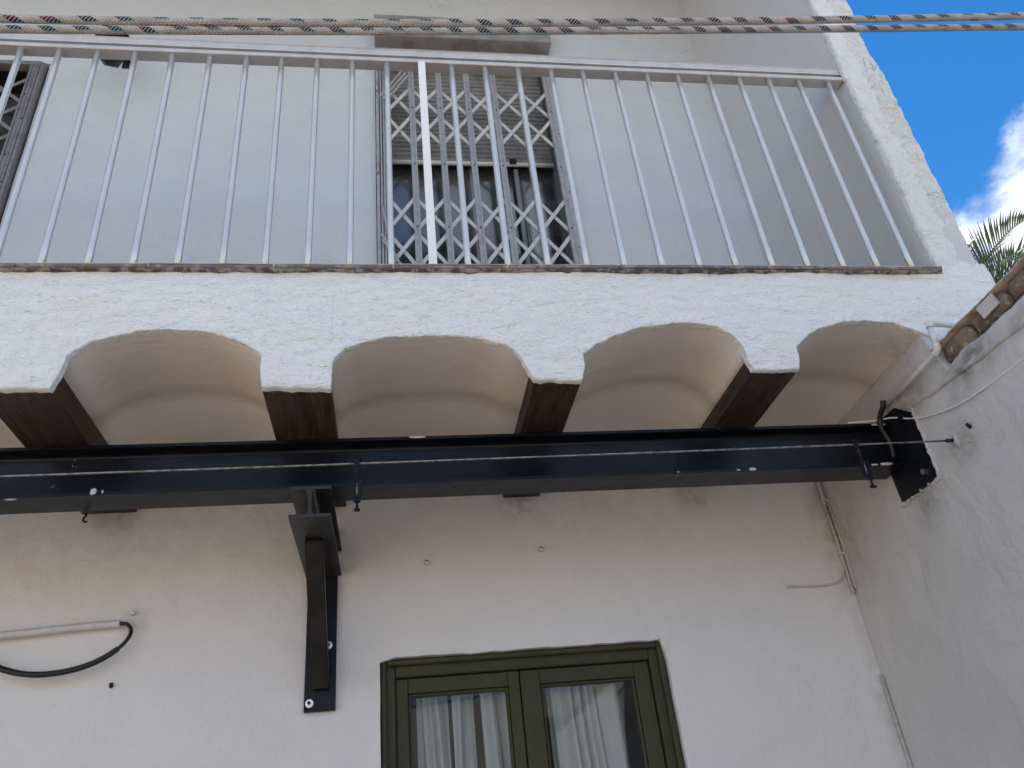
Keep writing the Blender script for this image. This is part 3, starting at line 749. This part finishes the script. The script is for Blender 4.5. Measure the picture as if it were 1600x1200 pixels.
# plaster lumps round the end plate
bm = B()
for i in range(26):
    k = i/25; y = 1.090 + .11*k; blob(bm, (.8795, y+.002*rnd.uniform(-1,1), .4765+.003*rnd.uniform(-1,1)), .0034+.0028*rnd.random(), (.6,1.3,.8))
for i in range(26):
    k = i/25; blob(bm, (.8795, 1.0885+.001*rnd.uniform(-1,1), .478+.125*k), .0028+.0026*rnd.random(), (.6,.8,1.3))
tag(mk('plaster_lumps', bm, M_rwall, None, smooth=True), 'ragged plaster bead round the black end plate of the steel beam', 'plaster', kind='stuff')

# ------------------------------------------------------------------ steel wall bracket
br = thing('wall_bracket', (-.12,WY,.25), 'dark grey steel bracket with a slanting strut holding up the beam', 'bracket')
bm = B(); extrude_profile(bm, ibeam_profile(-.1515, -.0895, .4800, .5300, .0048, .0046, .006), (0,1.150,0), (0,1.4255,0), (1,0,0), (0,0,1)); mk('cantilever_arm', bm, M_bracket, br, smooth=40)
bm = B(); box(bm, -.1475,-.0965,1.4260,1.4345,.2535,.570,.0008); mk('wall_plate', bm, M_steel, br)
bm = B()
d = Vector((0, 1.4240-1.2330, .285-.479)).normalized(); n_ = Vector((0, -d.z, d.y))
a = Vector((-.1215,1.240,.4795)); b_ = Vector((-.1205,1.4180,.2905))
strip(bm, a + Vector((0,0,-.0005)), b_, .0285, .0150, Vector((0,-1,-1)))
bmesh.ops.bevel(bm, geom=bm.edges[:], offset=.002, segments=2, affect='EDGES'); mk('strut', bm, M_bracket, br, smooth=40)
for x, z in ((-.1095,.3585),(-.1385,.2665)):
    bm = B(); tube(bm, [(x,1.4259,z),(x,1.4245,z)], .0066, 16); hexhead(bm, (x,1.4245,z), .0048, .0045); w = mk('bolt', bm, M_chrome, br)
    bm = B(); tube(bm, [(x,1.4210,z),(x,1.4165,z)], .0028, 10); mk('bolt_end', bm, M_black, w)

# ------------------------------------------------------------------ tensioned wire with clamps
def catenary(a, b, sag, n=24):
    a, b = Vector(a), Vector(b)
    return [a.lerp(b, i/n) - Vector((0,0,sag*4*(i/n)*(1-i/n))) for i in range(n+1)]
bm = B(); tube(bm, catenary((-1.6,1.03,.5070),(.868,1.03,.5125),.004,40), .0015, 8)
wr = tag(mk('curtain_wire', bm, M_wire, None, smooth=True), 'long thin galvanised wire stretched across the front of the steel beam', 'wire')
an = thing('wire_anchor', (.882,1.03,.511), 'plastered screw eye anchoring the wire in the right wall', 'wall anchor')
bm = B(); blob(bm, (.8805,1.022,.508), .008, (.50,.8,1.5)); blob(bm, (.8835,.995,.505), .015, (.18,1.5,.9)); blob(bm, (.8828,1.008,.500), .010, (.22,1.3,.8)); mk('plaster_plug', bm, M_rwall, an, smooth=True)
bm = B(); tube(bm, [(.868,1.03,.5125),(.879,1.026,.511)], .0032, 8); mk('screw_eye', bm, M_black, an)
bm = B(); tube(bm, [(.880,.985,.512),(.874,.982,.516)], .003, 8); mk('wall_plug', bm, M_black, an)
def clamp(x, z, label, dx=0):
    c = thing('wire_clamp', (x,1.03,z), label, 'clamp', 'clamps hanging on the wire')
    bm = B(); tube(bm, [(x-.006,1.0285,z+.004),(x-.004,1.0265,z+.007),(x+.004,1.0265,z+.007),(x+.006,1.0285,z+.004)], .0015, 8); box(bm, x-.004,x+.004,1.0262,1.0278,z-.006,z+.006,.0005); mk('hook_plate', bm, M_steel, c)
    bm = B(); tube(bm, [(x,1.0285,z-.003),(x+dx*.3,1.0285,z-.026)], .0016, 8); tube(bm, [(x,1.0285,z-.007),(x+dx*.1,1.0285,z-.015)], .0030, 8); mk('threaded_rod', bm, M_steel, c)
    bm = B(); xa = x+dx*.6; picture_frame(bm, xa-.0062, xa+.0062, z-.052, z-.027, .0022, 1.0260, 1.0310, .0004, wt=.0028, wb=.0032); mk('clamp_body', bm, M_steel, c)
    bm = B(); tube(bm, [(xa,1.0285,z-.049),(xa,1.0285,z-.0285)], .0010, 6); mk('screw', bm, M_wire, c)
    bm = B(); xb = x+dx; box(bm, xb-.0048,xb+.0048,1.0262,1.0308,z-.0590,z-.0525,.0006); tube(bm, [(xb,1.0285,z-.0595),(xb,1.0285,z-.069)], .0018, 8); tube(bm, [(xb-.004,1.0285,z-.0700),(xb+.004,1.0285,z-.0700)], .0026, 8); mk('thumb_screw', bm, M_steel, c)
clamp(-.0455,.5065,'small steel clamp hanging on the wire just right of the bracket')
clamp(.712,.5095,'small steel clamp on the wire near the right end of the beam', .004)
bm = B(); tube(bm, [(-.463,1.222,.531),(-.4635,1.222,.527),(-.466,1.222,.5245),(-.4665,1.222,.520),(-.463,1.222,.517),(-.460,1.222,.519)], .0018, 8)
tag(mk('hook', bm, M_black, None, smooth=True), 'small black hook under the steel beam near the left dark beam end', 'hook')

# ------------------------------------------------------------------ garden wall on the right
gw = thing('garden_wall', (.97,0,G), 'grey white plastered garden wall meeting the house at the right, bare stones along its top', 'wall')
RX = .882; YA, YB = -1.8, WY-.001
bm = B(); ny, nz = 330, 190; rows = []
def rz_top(y): return (.082*min(1,max(0,(y-.985)/.02))) + .6205 + .004*fn(y, 1, 0, 22) + .003*fn(y, 3, 0, 60) + (.010*max(0, fn(y,6,0,9)))
for j in range(nz+1):
    k = (j/nz); row = []
    for i in range(ny+1):
        kk = i/ny; y = YA + (YB-YA)*(kk**.55); z = G + (rz_top(y)-G)*(k**.55)
        d = .0045*fbm(y, 2, z, 4, 3) + .0010*fbm(y, 5, z, 26, 3)
        r = abs(fn(y, 7, z, 8)); d -= .0016*max(0, 1-r*12)*max(0, fn(y, 1, z, 3))
        fall = min(1, (YB-y)/.05); d *= fall
        if rz_top(y)-z < .006: d += .004*(1-(rz_top(y)-z)/.006)
        row.append(bm.verts.new((RX+d, y, z)))
    rows.append(row)
back = []
for i in range(ny+1): back.append(bm.verts.new((.96, rows[-1][i].co.y, rows[-1][i].co.z-.001)))
rows.append(back)
for a, b in zip(rows, rows[1:]):
    for i in range(ny): bm.faces.new((a[i], a[i+1], b[i+1], b[i]))
mk('plaster_face', bm, M_rwall, gw, smooth=True)
bm = B(); box(bm, .90, 1.064, YA, .997, G, .6545); box(bm, .935, 1.064, .997, YB, G, .60); mk('wall_core', bm, M_mortar, gw)
y = .985; i = 0; rnd = random.Random(12)
while y > -.6:
    ln_ = rnd.uniform(.055,.10); h = rnd.uniform(.80,1.0)
    bm = B(); bmesh.ops.create_icosphere(bm, subdivisions=3, radius=1.0)
    for v in bm.verts:
        q = v.co.copy(); q = Vector((math.copysign(abs(q.x)**.6,q.x), math.copysign(abs(q.y)**.6,q.y), math.copysign(abs(q.z)**.6,q.z)))
        q *= 1 + .16*noise.noise(v.co*1.6 + Vector((i*3.1,0,0))) + .06*noise.noise(v.co*5 + Vector((i*3.1,0,0)))
        v.co = Vector((.898 + q.x*.013, y - ln_/2 + q.y*(ln_/2-.002), .6400 + q.z*.0190*h))
    mk('stone', bm, M_stone, gw, smooth=True); y -= ln_; i += 1
bm = B(); prev = None; n = 420
for i in range(n+1):
    y = .9975 - 2.6*i/n
    e = .8805 + .0035*fn(y, 1, 0, 18) + .003*fn(y, 2, 0, 60); t_ = .6585 + .0016*fn(y,4,0,30); u_ = .6640 + .0018*fn(y,8,0,25) + .0016*fn(y,8,3,90)
    q = [bm.verts.new((.95,y,t_+.001)), bm.verts.new((e+.004,y,t_)), bm.verts.new((e,y,(t_+u_)/2)), bm.verts.new((e+.002,y,u_)), bm.verts.new((1.064,y,u_+.006))]
    if prev:
        for k in range(4): bm.faces.new((prev[k], q[k], q[k+1], prev[k+1]))
    prev = q
bmesh.ops.recalc_face_normals(bm, faces=bm.faces[:]); mk('mortar_cap', bm, M_cap, gw, smooth=60)
bm = B(); strip(bm, (.8800,.872,.6440), (.8815,.838,.6470), .020, .004, Vector((-1,-.2,-.2)))
mk('tile_shard', bm, M_chip, gw, label='white tile shard stuck on the bare stones')
# plastered-over bead and cables
bm = B(); pts = [(.8835,1.30,.618),(.8830,1.20,.616),(.8825,1.10,.611),(.882,1.0,.601),(.8815,.90,.5905),(.8812,.80,.583),(.882,.6,.577),(.882,.2,.572),(.882,-.4,.57)]
pp = []
for a, b in zip(pts, pts[1:]):
    for i in range(30): pp.append(Vector(a).lerp(Vector(b), i/30))
pp = [p + Vector((0,0,.0016*fn(p.y,2,0,20))) for p in pp]
tube(bm, pp, [.0052+.0014*fn(p.y,5,0,25) for p in pp], 10)
tag(mk('plastered_pipe', bm, M_rwall, None, smooth=True), 'pipe buried in plaster running below the bare stones on the right wall', 'pipe')
bm = B(); cpts = [(.8795,.20,.575),(.8795,.50,.557),(.8795,.75,.5435),(.8795,.842,.5425),(.8795,.913,.545),(.8795,.989,.552),(.8790,1.064,.574),(.8775,1.105,.594),(.874,1.136,.6145),(.862,1.150,.6180),(.845,1.154,.6175),(.80,1.156,.6165)]
sm = [Vector(p) for p in cpts]
def chaikin(pts, k=2):
    pts = [Vector(p) for p in pts]
    for _ in range(k):
        q = [pts[0]]
        for a, b in zip(pts, pts[1:]): q += [a.lerp(b,.25), a.lerp(b,.75)]
        q.append(pts[-1]); pts = q
    return pts
tube(bm, chaikin(cpts), .0016, 8); tag(mk('white_cable', bm, M_thin, None, smooth=True), 'thin white cable curving over the right wall to the end of the steel beam', 'cable')
# white water pipe at the end of the fascia
wp = thing('white_pipe', (.873,.965,.69), 'white plastic pipe with an elbow at the right end of the fascia', 'pipe')
bm = B(); tube(bm, [(.8745,.964,.6935),(.925,.975,.6955)], .0046, 14); mk('level_pipe', bm, M_whitepl, wp)
bm = B(); tube(bm, chaikin([(.8790,.965,.6938),(.8705,.964,.6935),(.8690,.964,.684)],2), .0060, 14); mk('elbow', bm, M_whitepl, wp, smooth=60)
bm = B(); tube(bm, [(.8690,.964,.684),(.8695,.968,.650)], .0049, 14); mk('down_pipe', bm, M_whitepl, wp)
bm = B(); tube(bm, chaikin([(.8695,.968,.655),(.8695,.969,.645),(.8695,.978,.642)],2), .0062, 14); mk('elbow', bm, M_whitepl, wp, smooth=60)
bm = B(); tube(bm, [(.8695,.976,.6425),(.864,1.15,.6330)], .0040, 12); mk('return_pipe', bm, M_paintcable, wp)
bm = B(); tube(bm, chaikin([(.8560,1.120,.640),(.8555,1.125,.630),(.8550,1.1450,.6185),(.8560,1.152,.600),(.862,1.153,.585),(.864,1.153,.565),(.8610,1.155,.545)],3), .0045, 12)
tag(mk('black_conduit', bm, M_rubber, None, smooth=True), 'short black conduit dropping over the right end of the steel beam', 'conduit')

# conduits on the lower wall in the corner
cw = thing('wall_conduit', (.88,WY,.5), 'painted over conduit running down the corner under the steel beam', 'conduit')
bm = B(); tube(bm, chaikin([(.8740,1.425,.70),(.8735,1.425,.60),(.8725,1.426,.585),(.8765,1.429,.575)]), .0036, 8); mk('upper_pipe', bm, M_paintcable, cw, smooth=True)
bm = B(); tube(bm, [(.8745,1.4305,.580),(.8770,1.4305,.50),(.8765,1.4305,.392)], .0036, 8); mk('left_pipe', bm, M_paintcable, cw, smooth=True)
bm = B(); tube(bm, [(.8805,1.424,.582),(.8820,1.4225,.50),(.8810,1.424,.40)], .0034, 8); mk('right_pipe', bm, M_paintcable, cw, smooth=True)
for z in (.582,.470):
    bm = B(); box(bm, .870,.8825,1.419,1.4345,z-.003,z+.003,.0008); mk('clip', bm, M_paintcable, cw)
bm = B(); tube(bm, chaikin([(.748,1.4345,.4115),(.751,1.4325,.4135),(.79,1.4325,.4105),(.83,1.4325,.4110),(.856,1.4325,.4150),(.868,1.4325,.4250),(.870,1.432,.435)]), .0022, 8)
tag(mk('side_cable', bm, M_paintcable, None, smooth=True), 'short painted cable branching left from the corner conduit', 'cable')
bm = B(); tube(bm, [(.8775,1.429,.24),(.8790,1.429,.10),(.8785,1.429,-.2),(.8785,1.429,-.6)], .0028, 8)
tag(mk('corner_cable', bm, M_paintcable, None, smooth=True), 'thin painted cable in the corner low down beside the right wall', 'cable')

# corrugated hose and black loop at left
bm = B(); hp = chaikin([(-1.1,1.4225,.395),(-.80,1.4225,.402),(-.64,1.4225,.408),(-.52,1.4225,.4150),(-.450,1.4225,.4170)],2)
pts = []
for a, b in zip(hp, hp[1:]):
    n = max(1, int((b-a).length/.0016))
    for i in range(n): pts.append(a.lerp(b, i/n))
tube(bm, pts, [.0070 if i % 2 else .0056 for i in range(len(pts))], 12)
tag(mk('corrugated_hose', bm, M_whitepl, None, smooth=False), 'white corrugated hose fixed to the wall at the lower left', 'hose')
bm = B(); hp = chaikin([(-.452,1.4225,.4170),(-.440,1.4205,.4150),(-.431,1.418,.404),(-.432,1.414,.390),(-.445,1.411,.372),(-.475,1.409,.352),(-.515,1.409,.3405),(-.56,1.410,.3380),(-.60,1.412,.3450),(-.64,1.415,.362),(-.67,1.418,.385),(-.72,1.42,.40)],3)
pts = []
for a, b in zip(hp, hp[1:]):
    n = max(1, int((b-a).length/.0013))
    for i in range(n): pts.append(a.lerp(b, i/n))
tube(bm, pts, [(.0052 if i % 2 else .0041) if i > 40 else .0032 for i in range(len(pts))], 12)
tag(mk('black_hose', bm, M_rubber, None, smooth=False), 'black corrugated hose looping down from the end of the white one', 'hose')
# screws left in the wall
for x, z, m_, lab, l_ in ((.064,.496,M_chrome,'small screw hook in the wall above the left side of the green window',.010),(.278,.510,M_chrome,'small rusty screw in the wall above the right side of the green window',.010),(-.436,.435,M_whitepl,'white wall plug above the end of the corrugated hose',.007),(-.454,.319,M_black,'black screw hole plug in the wall below the black hose loop',.003)):
    t = thing('wall_screw', (x,WY,z), lab, 'screw')
    bm = B(); tube(bm, [(x,WY,z),(x,WY-l_,z+.001)], .0024, 8); mk('shank', bm, m_, t)
    bm = B(); tube(bm, [(x,WY-l_,z-.003),(x-.001,WY-l_,z+.004)], .0032, 8); mk('head', bm, m_, t)

# ------------------------------------------------------------------ ropes close to the eye
def unproj(x, y, dist):
    r = Rt @ Vector((x-800, y-600, FP)); return r/FP*dist/U
def rope(yl, ym, yr, dl, dr, label):
    a = unproj(0, yl, dl); m_ = unproj(800, ym, 2/(1/dl+1/dr)); b = unproj(1600, yr, dr)
    d1 = (a-m_); d2 = (b-m_); pts = []
    c = m_*2 - (a+b)/2
    pts.append(a + (a-m_)*.9)
    for i in range(61):
        k = i/60; pts.append(a*(1-k)**2 + c*2*k*(1-k) + b*k*k)
    e = b + (b-pts[-2])*1
    dirn = (b - pts[-2]).normalized(); tt = (RX+.01 - b.x)/dirn.x
    for k in (.5, 1): pts.append(b + dirn*tt*k)
    bm = B(); tube(bm, pts, .0044/U, 16, uv=True)
    tag(mk('rope', bm, M_rope, None, smooth=True), label, 'rope', 'clothesline ropes overhead')
rope(29, 36, 25, .80, 1.02, 'upper white braided rope with dark flecks strung across the top of the view')
rope(45.5, 48.5, 42, .86, 1.08, 'lower white braided rope with dark flecks, just under the other one')

# ------------------------------------------------------------------ palm tree beyond the wall
pc = unproj(1505, 500, 12.0)
palm = thing('palm_tree', (pc.x, pc.y, G), 'palm tree with stiff grey green fronds behind the garden wall', 'palm tree')
bm = B(); n = 24; tube(bm, [(pc.x + .05*math.sin(i*.4), pc.y, G + (pc.z-G)*i/n) for i in range(n+1)], [.16-.04*i/n + (.012 if i % 2 else 0) for i in range(n+1)], 14); mk('trunk', bm, M_trunk, palm)
rnd = random.Random(21)
def frond(az, el, length, droop, seed, tw=0.0):
    rr = random.Random(seed); h = Vector((math.cos(az), math.sin(az), 0)); pts = []; p = Vector(pc); e = el; n = 26
    for i in range(n+1):
        pts.append(p.copy()); d = h*math.cos(e) + Vector((0,0,1))*math.sin(e); p = p + d*length/n; e -= droop/n*(0.5+1.2*i/n)
    bm = B(); tube(bm, pts, [.012*(1-.85*i/n) for i in range(n+1)], 6)
    side = h.cross(Vector((0,0,1)))
    bl = B()
    nl = 48
    for i in range(5, nl):
        k = i/nl; f = k*n; a = pts[int(f)].lerp(pts[min(n, int(f)+1)], f-int(f)); tdir = (pts[min(n,int(f)+1)] - pts[int(f)]).normalized() if int(f) < n else (pts[n]-pts[n-1]).normalized()
        up = side.cross(tdir).normalized()
        for s_ in (-1, 1):
            ll = .36*math.sin(math.pi*min(1, .12+k*.95))**.6*rr.uniform(.85,1.1)
            vang = .45 + .25*rr.random()
            dd = (tdir*(.55+.5*k) + side*s_*(.75-.2*k) + up*vang*.8).normalized()
            w = tdir.cross(dd).normalized().cross(dd).normalized()*.0085
            m1 = a + dd*ll*.45; tip = a + dd*ll + Vector((0,0,-.03*ll/.26))
            nrm_ = dd.cross(w).normalized()*.002
            v = [bl.verts.new(q) for q in (a-w*.5, a+w*.5, m1+w, m1-w, tip)]; vm = bl.verts.new(m1+nrm_*1.5); va = bl.verts.new(a+nrm_)
            bl.faces.new((v[0], va, vm, v[3])); bl.faces.new((va, v[1], v[2], vm)); bl.faces.new((v[3], vm, v[4])); bl.faces.new((vm, v[2], v[4]))
    fo = mk('frond', bm, M_rachis, palm, smooth=True); mk('leaflets', bl, M_leaf, fo)
for i in range(34):
    az = i*2.39996; el = 1.05 - .042*i + rnd.uniform(-.05,.05)
    frond(az, el*.75, rnd.uniform(1.0,1.25), rnd.uniform(.9,1.5), i)
